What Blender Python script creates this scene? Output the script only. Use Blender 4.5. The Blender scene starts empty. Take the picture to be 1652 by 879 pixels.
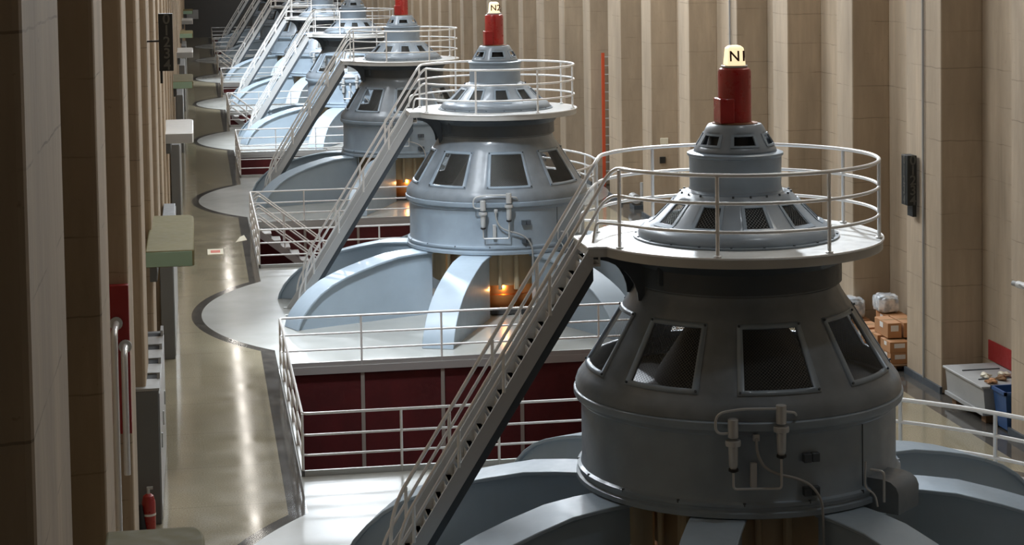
import bpy, bmesh, math, random
from math import sin, cos, pi, radians as rad
from mathutils import Vector, Matrix

SC = bpy.context.scene
COL = SC.collection
random.seed(7)
G1, S, NG = 22.73, 19.0, 8           # first generator, spacing, count
GY = [G1 + S*i for i in range(NG)]
YEND, YBACK, H = 172.0, -6.0, 21.0

# ------------------------------------------------------------------ camera
F, PX, PY = 3164.98, 826.0, 95.0
yaw, pit, roll = .1604, .0592, -.0150
cy_, sy_, c_, s_ = cos(yaw), sin(yaw), cos(pit), sin(pit)
R0 = Vector((cy_, -sy_, 0)); D0 = Vector((sy_*c_, cy_*c_, -s_)); U0 = Vector((sy_*s_, cy_*s_, c_))
cr, sr = cos(roll), sin(roll)
Rv = R0*cr + U0*sr
Uv = U0*cr - R0*sr
M = Matrix(((Rv.x, Uv.x, -D0.x, -6.3743), (Rv.y, Uv.y, -D0.y, 0), (Rv.z, Uv.z, -D0.z, 7.7925), (0, 0, 0, 1)))
cam_d = bpy.data.cameras.new('camera'); cam = bpy.data.objects.new('camera', cam_d); COL.objects.link(cam)
cam.matrix_world = M
cam_d.sensor_fit = 'HORIZONTAL'; cam_d.sensor_width = 36.0
cam_d.lens = 36.0*F/1652.0
cam_d.shift_x = 0.0
cam_d.shift_y = -(439.5-PY)/1652.0
cam_d.clip_start = .1; cam_d.clip_end = 600
SC.camera = cam

# ------------------------------------------------------------------ world, lights, exposure
SC.view_settings.view_transform = 'Standard'
SC.view_settings.look = 'None'
SC.view_settings.exposure = 0.0
SC.view_settings.gamma = 1.0
SC.view_settings.use_curve_mapping = False
w = bpy.data.worlds.new('world'); SC.world = w; w.use_nodes = True
w.node_tree.nodes['Background'].inputs[0].default_value = (.86, .93, 1.0, 1)
w.node_tree.nodes['Background'].inputs[1].default_value = 0.075

def area(name, loc, target, sx, sy, power, col=(1, 1, 1), shape='RECTANGLE'):
    d = bpy.data.lights.new(name, 'AREA'); d.shape = shape; d.size = sx; d.size_y = sy
    d.energy = power; d.color = col
    o = bpy.data.objects.new(name, d); COL.objects.link(o); o.location = loc
    v = Vector(target)-Vector(loc)
    o.rotation_euler = v.to_track_quat('-Z', 'Y').to_euler()
    return o
COOL = (.86, .93, 1.0); WARM = (1.0, .94, .86)
# unseen key lights high on the left, tilted so near-facing wall sides stay dark
for y0, p in ((34, 1500), (46, 1200), (58, 1400)):
    area('left_key_light', (-6.8, y0, 14.5), (3.2, y0-4.5, 9.5), 8, 2.5, p, COOL)
# unseen fill lights added to brighten the right-hand wall
for k in range(13):
    y = 44 + 10*k
    area('right_wall_fill', (-2.5, y, 17.5), (6.5, y+1.6, 14.8), 5, 1.6, 900, COOL)
# unseen lights added for floor glare and rail glow, turned towards the near end
area('glare_light', (2.6, 112, 16), (1.0, 40, 0), 6.5, 1.6, 2400, COOL)
area('left_wall_fill', (3.5, 28, 14), (-6.5, 17, 9), 2, 2, 330, (1, .95, .85))  # unseen fill added to brighten the left wall pilasters
area('left_wall_fill', (5.4, 26, 16), (-7, 28, 8), 2, 2, 80, WARM)  # weaker added fill across to the left wall
area('glare_light', (-0.4, 84, 16), (-2.0, 27, 0), 3.5, 1.2, 300, COOL)
area('glare_light', (4.4, 52, 15), (1.0, 24, 5), 1.6, 1.0, 1900, COOL)
# rows of high-bay lamps under the roof
for k in range(36):
    y = 20 + 4*k
    area('high_bay_lamp', (-4.2, y, 18), (-4.2, y-3, 0), .45, .45, 14, WARM, 'DISK')
for k in range(18):
    y = 19 + 8*k
    area('high_bay_lamp', (3.0, y, 18), (2.2, y-20, 0), 1.4, 1.4, 190 if k else 320, COOL, 'DISK')
def spot(loc, target, power, ang, col=COOL, rad_=.5, blend=.6):
    d = bpy.data.lights.new('accent_spot', 'SPOT'); d.energy = power; d.color = col; d.spot_size = rad(ang); d.spot_blend = blend; d.shadow_soft_size = rad_
    o = bpy.data.objects.new('accent_spot', d); COL.objects.link(o); o.location = loc
    o.rotation_euler = (Vector(target)-Vector(loc)).to_track_quat('-Z', 'Y').to_euler()
spot((-4.5, 33.0, 17), (-2.9, 38.2, 0), 15000, 24)
spot((3.2, 41, 17.5), (0.6, 24.2, 4.7), 26000, 13)  # unseen spot added to whiten the rails behind the nearest generator
spot((-4.2, 62, 18), (-2.9, 37.6, 0), 30000, 11)  # added from behind to whiten the floor pool without lighting the arm fronts
spot((-4.2, 102, 18), (-2.9, 76.0, 0), 20000, 11)
spot((-5.5, 29, 16), (-0.9, 40.8, 2.0), 9000, 13)  # extra unseen spot added to brighten the second generator's drum
spot((-4.5, 69.0, 17), (-1.9, 77.5, 1), 36000, 30)
spot((-4.5, 88.0, 17), (-1.9, 96.2, 1), 36000, 32)
spot((-4.5, 109.0, 17), (-2.9, 114.2, 0), 26000, 30)

# ------------------------------------------------------------------ materials
def mat(name, base=(.5, .5, .5), rough=.5, metal=0.0, coat=0.0):
    m = bpy.data.materials.new(name); m.use_nodes = True
    b = m.node_tree.nodes['Principled BSDF']
    b.inputs['Base Color'].default_value = (*base, 1); b.inputs['Roughness'].default_value = rough
    b.inputs['Metallic'].default_value = metal
    if coat: b.inputs['Coat Weight'].default_value = coat; b.inputs['Coat Roughness'].default_value = .12
    return m
def nd(m, t, **kw):
    n = m.node_tree.nodes.new(t)
    for k, v in kw.items(): setattr(n, k, v)
    return n
def lk(m, a, b): m.node_tree.links.new(a, b)
def mth(m, op, a, b=None, c=None):
    n = nd(m, 'ShaderNodeMath', operation=op)
    for i, v in enumerate((a, b, c)):
        if v is None: continue
        if isinstance(v, (int, float)): n.inputs[i].default_value = v
        else: lk(m, v, n.inputs[i])
    return n.outputs[0]
def mixc(m, f, a, b, bt='MIX'):
    n = nd(m, 'ShaderNodeMix', data_type='RGBA', blend_type=bt)
    for sock, v in ((n.inputs[0], f), (n.inputs[6], a), (n.inputs[7], b)):
        if isinstance(v, (int, float)): sock.default_value = v
        elif isinstance(v, tuple): sock.default_value = (*v, 1)
        else: lk(m, v, sock)
    return n.outputs[2]
def noise(m, scale, detail=4, vec=None, stretch=None, rough=.5):
    n = nd(m, 'ShaderNodeTexNoise'); n.inputs['Scale'].default_value = scale; n.inputs['Detail'].default_value = detail
    n.inputs['Roughness'].default_value = rough
    if vec is None:
        tc = nd(m, 'ShaderNodeTexCoord'); vec = tc.outputs['Object']
    if stretch:
        mp = nd(m, 'ShaderNodeMapping'); mp.inputs['Scale'].default_value = stretch; lk(m, vec, mp.inputs[0]); vec = mp.outputs[0]
    lk(m, vec, n.inputs['Vector']); return n.outputs[0]
def ramp(m, v, a, b, lo=0.0, hi=1.0):
    n = nd(m, 'ShaderNodeMapRange'); lk(m, v, n.inputs[0])
    n.inputs[1].default_value = a; n.inputs[2].default_value = b; n.inputs[3].default_value = lo; n.inputs[4].default_value = hi
    n.clamp = True; return n.outputs[0]
def bsdf(m): return m.node_tree.nodes['Principled BSDF']

def paint(name, base, rough=.38, var=.18, coat=.25):
    m = mat(name, base, rough, 0, coat)
    v = ramp(m, noise(m, 2.2, 6), .35, .7)
    dark = tuple(c*(1-var) for c in base)
    lk(m, mixc(m, v, dark, base), bsdf(m).inputs['Base Color'])
    v2 = ramp(m, noise(m, 9, 5), .3, .7, rough-.06, rough+.1)
    lk(m, v2, bsdf(m).inputs['Roughness'])
    return m
M_BLUE = paint('blue_grey_paint', (.275, .340, .405))
M_HOOD = paint('weathered_blue_grey_paint', (.215, .250, .285), .34, .3)
M_UPPER = paint('clean_blue_grey_paint', (.27, .315, .36), .34, .2)
M_ARM = paint('pale_blue_grey_paint', (.345, .425, .50), .42, .08, .15)
M_DECKM = paint('deck_plate', (.52, .52, .50), .4, .12)
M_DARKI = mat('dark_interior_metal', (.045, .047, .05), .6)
M_GUNM = paint('dark_blue_steel', (.06, .075, .09), .5, .2)
M_STEEL = mat('polished_steel', (.88, .88, .87), .30, .35)
M_ALU = mat('brushed_aluminium', (.56, .57, .57), .38, .35)
M_TREAD = mat('tread_steel', (.70, .70, .69), .4, .1)
M_RED = paint('red_enamel', (.42, .022, .018), .3, .25, .5)
M_RUST = mat('rusted_flange', (.22, .09, .035), .8)
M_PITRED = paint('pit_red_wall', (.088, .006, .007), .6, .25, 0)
M_JOINT = mat('pale_joint_strip', (.28, .25, .22), .6)
M_KERB = mat('kerb_steel', (.50, .50, .48), .38, .5)
M_BEIGE = paint('beige_panel', (.52, .42, .27), .6, .12, 0)
M_COPPER = mat('copper_rings', (.75, .33, .12), .3, 1.0)
M_OLIVE = paint('olive_enamel', (.19, .165, .08), .7, .08, 0)
bsdf(M_OLIVE).inputs['Specular IOR Level'].default_value = .12
M_MINT = paint('mint_reflection', (.36, .52, .38), .4, .05)  # mint tint painted in for light reflected on the hood ends
M_WHITE = paint('white_enamel', (.74, .74, .72), .35, .05)
M_GREY = paint('grey_cabinet_enamel', (.17, .175, .175), .5, .1, .1)
M_LGREY = paint('light_grey_enamel', (.40, .40, .39), .5, .1, .1)
M_BLACK = mat('black_board', (.012, .013, .012), .45)
M_DIGIT = mat('dull_digit', (.10, .095, .08), .6)
M_TEXT = mat('lamp_lettering', (.05, .008, .005), .6)
M_RUBBER = mat('black_rubber', (.015, .015, .016), .6)
M_CARD = paint('cardboard', (.50, .25, .11), .8, .15, 0)
M_LABEL = mat('paper_label', (.75, .72, .68), .7)
M_WOOD = paint('pallet_wood', (.30, .17, .08), .8, .3, 0)
M_BIN = mat('blue_plastic', (.03, .09, .24), .35)
M_ORANGE = mat('orange_fibreglass', (.62, .09, .03), .45)
M_REDPL = paint('red_wall_panel', (.33, .018, .018), .5, .1, 0)
M_PAPER = mat('paper', (.75, .70, .55), .7)
M_GREEN = mat('green_box', (.20, .38, .16), .5)
M_HOLLOW = mat('hollow_shade', (.02, .02, .02), .8)  # near-black paint standing in for shade inside the open trays

def wrap_mat():
    m = mat('plastic_wrap', (.72, .76, .80), .18); b = bsdf(m)
    b.inputs['Coat Weight'].default_value = .6
    bp_ = nd(m, 'ShaderNodeBump'); bp_.inputs['Strength'].default_value = .9; bp_.inputs['Distance'].default_value = .03
    lk(m, noise(m, 11, 5), bp_.inputs['Height']); lk(m, bp_.outputs[0], b.inputs['Normal'])
    lk(m, mixc(m, ramp(m, noise(m, 7, 4), .42, .6), (.45, .50, .55), (.86, .86, .86)), b.inputs['Base Color'])
    return m
M_WRAP = wrap_mat()

def mesh_mat():
    m = mat('woven_wire', (.16, .16, .15), .5, .6)
    uv = nd(m, 'ShaderNodeUVMap'); sp = nd(m, 'ShaderNodeSeparateXYZ'); lk(m, uv.outputs[0], sp.inputs[0])
    a = mth(m, 'ADD', sp.outputs[0], sp.outputs[1]); b = mth(m, 'SUBTRACT', sp.outputs[0], sp.outputs[1])
    fa = mth(m, 'FRACT', mth(m, 'MULTIPLY', a, 26.0)); fb = mth(m, 'FRACT', mth(m, 'MULTIPLY', b, 26.0))
    wa = mth(m, 'LESS_THAN', fa, .13); wb = mth(m, 'LESS_THAN', fb, .13)
    al = mth(m, 'MAXIMUM', wa, wb)
    lk(m, al, bsdf(m).inputs['Alpha']); return m
M_WIRE = mesh_mat()

def lamp_mat():
    m = mat('lit_lamp_glass', (.95, .85, .6), .5); b = bsdf(m)
    b.inputs['Emission Color'].default_value = (1.0, .80, .48, 1); b.inputs['Emission Strength'].default_value = 1.0
    return m
M_LAMP = lamp_mat()

def concrete(name, light, darkf=.62, axis='Z'):
    m = mat(name, light, .82)
    tc = nd(m, 'ShaderNodeTexCoord'); ob = tc.outputs['Object']
    d = tuple(c*darkf for c in light)
    c = mixc(m, ramp(m, noise(m, 1.1, 8, ob, (1, 1, .22), .62), .34, .66), d, light)
    c = mixc(m, ramp(m, noise(m, 7, 6, ob, (1.6, 1.6, .10)), .3, .7, 0, .75), c, tuple(q*.74 for q in light))
    sp = nd(m, 'ShaderNodeSeparateXYZ'); lk(m, ob, sp.inputs[0])
    wob = mth(m, 'MULTIPLY', noise(m, 3.0, 3, ob), .05)
    fz = mth(m, 'FRACT', mth(m, 'DIVIDE', mth(m, 'ADD', sp.outputs[2], wob), .62))
    line = mth(m, 'LESS_THAN', fz, .022)
    line = mth(m, 'MULTIPLY', line, ramp(m, noise(m, 1.7, 2, ob), .4, .62, 0, .75))
    c = mixc(m, line, c, tuple(q*.35 for q in light))
    spots = ramp(m, noise(m, 16, 3, ob), .70, .76)
    c = mixc(m, mth(m, 'MULTIPLY', spots, .45), c, tuple(q*.4 for q in light))
    lk(m, c, bsdf(m).inputs['Base Color'])
    bu = nd(m, 'ShaderNodeBump'); bu.inputs['Strength'].default_value = .25; bu.inputs['Distance'].default_value = .02
    lk(m, noise(m, 9, 6, ob, (1, 1, .3)), bu.inputs['Height']); lk(m, bu.outputs[0], bsdf(m).inputs['Normal'])
    return m
M_CONC = concrete('board_marked_concrete', (.54, .425, .30), .56)
M_CONCD = concrete('brown_infill_concrete', (.36, .265, .175))
M_CEIL = mat('dark_ceiling', (.10, .095, .09), .9)

def floor_mat():
    m = mat('terrazzo_floor', (.3, .28, .22), .2); b = bsdf(m)
    tc = nd(m, 'ShaderNodeTexCoord'); ob = tc.outputs['Object']
    sp = nd(m, 'ShaderNodeSeparateXYZ'); lk(m, ob, sp.inputs[0]); x, y = sp.outputs[0], sp.outputs[1]
    t = mth(m, 'DIVIDE', mth(m, 'SUBTRACT', y, G1-S/2), S)
    yy = mth(m, 'MULTIPLY', mth(m, 'SUBTRACT', mth(m, 'FRACT', t), .5), S)
    d = mth(m, 'SQRT', mth(m, 'ADD', mth(m, 'MULTIPLY', x, x), mth(m, 'MULTIPLY', yy, yy)))
    speck = noise(m, 45, 3, ob); blot = noise(m, .6, 6, ob)
    aisle = mixc(m, ramp(m, speck, .35, .65), (.26, .225, .15), (.37, .33, .235))
    aisle = mixc(m, ramp(m, blot, .35, .65, 0, .45), aisle, (.21, .185, .13))
    jy = mth(m, 'LESS_THAN', mth(m, 'FRACT', mth(m, 'DIVIDE', y, 2.1)), .008)
    aisle = mixc(m, mth(m, 'MULTIPLY', jy, .35), aisle, (.08, .07, .05))
    gen = mixc(m, ramp(m, blot, .3, .7), (.31, .31, .285), (.39, .395, .37))
    gen = mixc(m, ramp(m, noise(m, 5, 4, ob), .66, .74, 0, .12), gen, (.2, .2, .18))
    dark = mixc(m, ramp(m, noise(m, 4, 5, ob), .3, .7), (.055, .05, .045), (.10, .092, .08))
    ingen = mth(m, 'MAXIMUM', mth(m, 'LESS_THAN', d, 6.37), mth(m, 'MULTIPLY', mth(m, 'GREATER_THAN', x, -4.99), mth(m, 'LESS_THAN', x, 2.6)))
    band = mth(m, 'MULTIPLY', mth(m, 'LESS_THAN', d, 6.58), mth(m, 'SUBTRACT', 1.0, ingen))
    strip = mth(m, 'MULTIPLY', mth(m, 'MULTIPLY', mth(m, 'GREATER_THAN', x, -5.26), mth(m, 'LESS_THAN', x, -4.99)), mth(m, 'SUBTRACT', 1.0, ingen))
    wallb = mth(m, 'GREATER_THAN', x, 5.50)
    dk = mth(m, 'MAXIMUM', mth(m, 'MAXIMUM', band, strip), mth(m, 'MULTIPLY', wallb, mth(m, 'SUBTRACT', 1.0, ingen)))
    c = mixc(m, ingen, aisle, gen); c = mixc(m, dk, c, dark)
    lk(m, c, b.inputs['Base Color'])
    r = ramp(m, noise(m, 1.5, 5, ob), .3, .7, .06, .13)
    rr = mth(m, 'ADD', mth(m, 'MULTIPLY', ingen, .12), r)
    lk(m, rr, b.inputs['Roughness'])
    bu = nd(m, 'ShaderNodeBump'); bu.inputs['Strength'].default_value = .05; bu.inputs['Distance'].default_value = .01
    lk(m, noise(m, 2.5, 3, ob), bu.inputs['Height']); lk(m, bu.outputs[0], b.inputs['Normal'])
    return m
M_FLOOR = floor_mat()

# ------------------------------------------------------------------ geometry helpers
def new(): return bmesh.new()
def box(bm, x0, x1, y0, y1, z0, z1):
    v = [bm.verts.new(p) for p in ((x0,y0,z0),(x1,y0,z0),(x1,y1,z0),(x0,y1,z0),(x0,y0,z1),(x1,y0,z1),(x1,y1,z1),(x0,y1,z1))]
    for f in ((3,2,1,0),(4,5,6,7),(0,1,5,4),(1,2,6,5),(2,3,7,6),(3,0,4,7)): bm.faces.new([v[i] for i in f])
    return v
def prism(bm, pts, axis, a, b):
    """polygon pts (u,v) extruded along an axis from a to b. axis y: (x,z); axis x: (y,z); axis z: (x,y)"""
    def P(u, v, t):
        return {'y': (u, t, v), 'x': (t, u, v), 'z': (u, v, t)}[axis]
    A = [bm.verts.new(P(u, v, a)) for u, v in pts]; B = [bm.verts.new(P(u, v, b)) for u, v in pts]
    n = len(pts)
    bm.faces.new(A); bm.faces.new(B[::-1])
    for i in range(n): bm.faces.new((A[i], B[i], B[(i+1) % n], A[(i+1) % n]))
def lathe(bm, prof, n=72, cap0=False, cap1=False, cx=0, cy=0):
    rings = []
    for r, z in prof:
        rings.append([bm.verts.new((cx+r*sin(2*pi*k/n), cy-r*cos(2*pi*k/n), z)) for k in range(n)])
    for a, b in zip(rings, rings[1:]):
        for k in range(n): bm.faces.new((a[k], a[(k+1) % n], b[(k+1) % n], b[k]))
    if cap0: bm.faces.new(rings[0][::-1])
    if cap1: bm.faces.new(rings[-1])
def fillet(path, r, steps=5, closed=False):
    P = [Vector(p) for p in path]; out = [P[0]]
    for i in range(1, len(P)-1):
        a, b, c = P[i-1], P[i], P[i+1]
        u = (a-b); v = (c-b); L = min(r, u.length*.49, v.length*.49)
        p0 = b+u.normalized()*L; p1 = b+v.normalized()*L
        for k in range(steps+1):
            t = k/steps
            out.append(p0*(1-t)**2 + b*2*t*(1-t) + p1*t*t)
    out.append(P[-1]); return out
def tube(bm, path, r, n=8, closed=False, caps=True):
    P = [Vector(p) for p in path]; m = len(P); rings = []
    up = None
    for i in range(m):
        if closed: t = P[(i+1) % m]-P[i-1]
        else: t = P[min(i+1, m-1)]-P[max(i-1, 0)]
        t.normalize()
        if up is None:
            up = Vector((0, 0, 1)) if abs(t.z) < .9 else Vector((1, 0, 0))
        s = t.cross(up)
        if s.length < 1e-5: s = t.orthogonal()
        s.normalize(); up = s.cross(t).normalized()
        rings.append([bm.verts.new(P[i]+s*(r*cos(2*pi*k/n))+up*(r*sin(2*pi*k/n))) for k in range(n)])
    for i in range(m if closed else m-1):
        a, b = rings[i], rings[(i+1) % m]
        for k in range(n): bm.faces.new((a[k], a[(k+1) % n], b[(k+1) % n], b[k]))
    if caps and not closed: bm.faces.new(rings[0][::-1]); bm.faces.new(rings[-1])
def cyl(bm, x, y, z0, z1, r, n=12):
    tube(bm, [(x, y, z0), (x, y, z1)], r, n)
def make(name, bm, m, parent=None, smooth=True, angle=35, bevel=0, solid=None):
    bmesh.ops.recalc_face_normals(bm, faces=bm.faces[:])
    me = bpy.data.meshes.new(name); bm.to_mesh(me); bm.free()
    if smooth:
        me.shade_smooth(); me.set_sharp_from_angle(angle=rad(angle))
    me.materials.append(m)
    o = bpy.data.objects.new(name, me); COL.objects.link(o)
    if parent: o.parent = parent
    if solid:
        md = o.modifiers.new('solidify', 'SOLIDIFY'); md.thickness = solid; md.offset = -1
    if bevel:
        md = o.modifiers.new('bevel', 'BEVEL'); md.width = bevel; md.segments = 2; md.limit_method = 'ANGLE'; md.angle_limit = rad(40)
    return o
def tag(o, label, cat, group=None):
    o['label'] = label; o['category'] = cat
    if group: o['group'] = group
    return o
def thing(name, label, cat, loc=(0, 0, 0), group=None):
    o = bpy.data.objects.new(name, None); COL.objects.link(o); o.location = loc; o.empty_display_size = .2
    return tag(o, label, cat, group)
KIDS = {}
def kids(o): return [c for c in o.children]
def struct(name, bm, m, smooth=False, bevel=0):
    o = make(name, bm, m, smooth=smooth, bevel=bevel); o['kind'] = 'structure'; return o
def dup(o, loc=None, parent=None, label=None):
    c = o.copy(); COL.objects.link(c)
    if parent: c.parent = parent
    for ch in kids(o): dup(ch, parent=c)
    if loc is not None: c.location = loc
    if label: c['label'] = label
    return c
def text(name, body, size, loc, rot, m, parent, ext=.002):
    cu = bpy.data.curves.new(name, 'FONT'); cu.body = body; cu.size = size; cu.extrude = ext; cu.offset = size*.015
    cu.align_x = 'CENTER'; cu.align_y = 'CENTER'; cu.materials.append(m)
    tmp = bpy.data.objects.new(name, cu); COL.objects.link(tmp)
    me = bpy.data.meshes.new_from_object(tmp); bpy.data.objects.remove(tmp); me.materials.clear(); me.materials.append(m)
    o = bpy.data.objects.new(name, me); COL.objects.link(o); o.location = loc; o.rotation_euler = rot; o.parent = parent
    return o

# ------------------------------------------------------------------ the hall
PX0, PX1, PD = -4.99, 2.4, -3.4               # pit x-range and depth
PITS = [(G1+5.87+S*i, G1+13.37+S*i) for i in range(-1, NG)]
PITS = [(max(a, YBACK+.5), b) for a, b in PITS if b > YBACK+2]
bm = new()
XL, XR = -8.0, 7.0
def quad(bm, *p): bm.faces.new([bm.verts.new(q) for q in p])
quad(bm, (XL, YBACK, 0), (PX0, YBACK, 0), (PX0, YEND, 0), (XL, YEND, 0))
quad(bm, (PX1, YBACK, 0), (XR, YBACK, 0), (XR, YEND, 0), (PX1, YEND, 0))
y = YBACK
for a, b in PITS+[(YEND, YEND)]:
    quad(bm, (PX0, y, 0), (PX1, y, 0), (PX1, a, 0), (PX0, a, 0)); y = b
bmesh.ops.remove_doubles(bm, verts=bm.verts[:], dist=1e-5)
struct('floor', bm, M_FLOOR)
for i, (a, b) in enumerate(PITS):
    bm = new()
    quad(bm, (PX0, a, -.13), (PX1, a, -.13), (PX1, a, PD), (PX0, a, PD)); quad(bm, (PX0, b, -.13), (PX1, b, -.13), (PX1, b, PD), (PX0, b, PD))
    quad(bm, (PX0, a, -.13), (PX0, b, -.13), (PX0, b, PD), (PX0, a, PD)); quad(bm, (PX1, a, -.13), (PX1, b, -.13), (PX1, b, PD), (PX1, a, PD))
    quad(bm, (PX0, a, PD), (PX1, a, PD), (PX1, b, PD), (PX0, b, PD))
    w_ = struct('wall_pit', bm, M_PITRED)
    bm = new()
    for x0, x1, y0, y1 in ((PX0, PX1, a-.01, a+.03), (PX0, PX1, b-.03, b+.01), (PX0-.01, PX0+.03, a, b), (PX1-.03, PX1+.01, a, b)):
        box(bm, x0, x1, y0, y1, -.14, -.001)
    struct('trim_pit_edge', bm, M_KERB)
    bm = new()
    for k in range(5):
        x = -4.94+1.5*(k+1)
        if x < PX1: box(bm, x-.035, x+.035, b-.02, b, PD+.01, -.14)
    struct('trim_pit_joint', bm, M_JOINT)

# right wall: recess plane, pilasters
bm = new(); box(bm, 6.80, 7.1, YBACK, YEND, 0, H); struct('wall_right', bm, M_CONC)
rp = [(6.3, 7.6), (10.2, 11.4), (14.6, 15.7), (18.7, 19.9), (22.9, 24.1), (27.2, 28.62), (31.5, 33.15), (36.02, 36.95), (40.17, 41.25), (44.12, 44.98), (48.59, 49.69), (52.83, 53.97),
      (56.7, 58.5), (61.25, 62.36), (65.6, 66.6), (69.5, 71.1), (74.1, 75.15), (78.2, 79.3), (82.4, 83.5)]
y = 82.4+4.24
while y < YEND-2: rp.append((y, y+1.15)); y += 4.24
lp = [(2.6, 4.6), (9.03, 11.46), (15.43, 16.88), (21.3, 22.7), (26.73, 28.4), (32.23, 34.3)]
y = 38.2
while y < YEND-2: lp.append((y, y+1.9)); y += 4.9
k = 0
for a, b in rp:
    k += 1
    bm = new(); box(bm, 6.06, 6.81, a, b, 0, H)
    struct('trim_%d' % k, bm, M_CONC, bevel=.025)
    bm = new(); box(bm, 6.02, 6.06, a-.03, b+.03, 0, .12); struct('baseboard_right', bm, M_GUNM)
for a, b in lp:
    k += 1
    bm = new(); box(bm, -7.91, -7.14, a, b, 0, H)
    struct('trim_%d' % k, bm, M_CONC, bevel=.04)
bm = new(); box(bm, -8.2, -7.90, YBACK, YEND, 0, H); struct('wall_left', bm, M_CONC)
bm = new(); box(bm, -8.2, 7.1, YEND, YEND+.3, 0, H); struct('wall_far', bm, M_CEIL)
bm = new(); box(bm, -8.2, 7.1, YBACK-.3, YBACK, 0, H); struct('wall_near', bm, M_CEIL)
bm = new(); box(bm, -8.2, 7.1, YBACK, YEND, H, H+.3); struct('ceiling', bm, M_CEIL)

# ------------------------------------------------------------------ generator
def Rint(prof, z):
    for (z0, r0), (z1, r1) in zip(prof, prof[1:]):
        if z0 <= z <= z1: return r0+(r1-r0)*(z-z0)/(z1-z0)
    return prof[0][1] if z < prof[0][0] else prof[-1][1]
def pol(a, r, z): a = rad(a); return (r*sin(a), -r*cos(a), z)
def holed(bm, prof, zs, step, half, z0, z1, sub=6):
    """surface of revolution with one opening every `step` degrees, +-half wide, z0..z1"""
    n = int(round(360/step)); angs = []
    for k in range(n):
        c = k*step
        angs += [c-step/2+ (step/2-half)*j/2 for j in range(2)]
        angs += [c-half + 2*half*j/sub for j in range(sub)]
        angs += [c+half+(step/2-half)*j/2 for j in range(2)]
    angs = sorted(set(round(a, 4) for a in angs))
    grid = [[bm.verts.new(pol(a, Rint(prof, z), z)) for a in angs] for z in zs]
    m = len(angs)
    for i in range(len(zs)-1):
        zc = (zs[i]+zs[i+1])/2
        for j in range(m):
            a = angs[j]; b = angs[(j+1) % m]
            if j == m-1: b += 360
            ac = (a+b)/2; off = (ac+step/2) % step - step/2
            if abs(off) < half and z0 < zc < z1: continue
            bm.faces.new((grid[i][j], grid[i][(j+1) % m], grid[i+1][(j+1) % m], grid[i+1][j]))
def frame_patch(bm, prof, c, h0, h1, z0, z1, b, off, sub=6):
    """rectangular frame on the cone round the opening"""
    za, zb = z0-b, z1+b
    zs = [za, z0, z1, zb]; an = [c-h1]+[c-h0+2*h0*j/sub for j in range(sub+1)]+[c+h1]
    g = [[bm.verts.new(pol(a, Rint(prof, z)+off, z)) for a in an] for z in zs]
    for i in range(3):
        for j in range(len(an)-1):
            if i == 1 and 0 < j < len(an)-2: continue
            bm.faces.new((g[i][j], g[i][j+1], g[i+1][j+1], g[i+1][j]))
def pane_patch(name, prof, c, h, z0, z1, off, m, parent, sub=6):
    bm = new(); uvl = bm.loops.layers.uv.new('UVMap')
    an = [c-h+2*h*j/sub for j in range(sub+1)]; zs = [z0, (z0+z1)/2, z1]
    g = [[(bm.verts.new(pol(a, Rint(prof, z)+off, z)), (rad(a-c)*Rint(prof, (z0+z1)/2), z*1.15)) for a in an] for z in zs]
    for i in range(2):
        for j in range(sub):
            q = (g[i][j], g[i][j+1], g[i+1][j+1], g[i+1][j]); f = bm.faces.new([x[0] for x in q])
            for l, x in zip(f.loops, q): l[uvl].uv = x[1]
    me = bpy.data.meshes.new(name); bm.to_mesh(me); bm.free(); me.materials.append(m)
    o = bpy.data.objects.new(name, me); COL.objects.link(o); o.parent = parent; return o

def dark_faces(o, bm):
    """bolt heads, added to their panel's own mesh in a darker paint"""
    bmesh.ops.recalc_face_normals(bm, faces=bm.faces[:])
    for f in bm.faces: f.material_index = 1
    bm.from_mesh(o.data); bm.to_mesh(o.data); bm.free()
    o.data.materials.append(M_GUNM)
    o.data.shade_smooth(); o.data.set_sharp_from_angle(angle=rad(35))
GEN_LABELS = ['nearest and largest blue-grey generator, topped by a red cap and the N1 lamp',
 'second blue-grey generator, brightly lit, topped by a red cap and the N2 lamp',
 'third blue-grey generator in the row, behind the brightly lit one',
 'fourth blue-grey generator in the row, pale and brightly lit',
 'fifth blue-grey generator in the row down the hall',
 'sixth blue-grey generator in the row down the hall',
 'seventh blue-grey generator, last but one towards the dark end wall',
 'farthest blue-grey generator, closest to the dark end wall']
ARMPROF = [(1.78, 1.33), (2.2, 1.325), (2.6, 1.30), (3.1, 1.20), (3.5, 1.10), (3.85, .99), (4.15, .87), (4.42, .71), (4.64, .52), (4.81, .33), (4.92, .14), (4.96, 0)]
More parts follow.
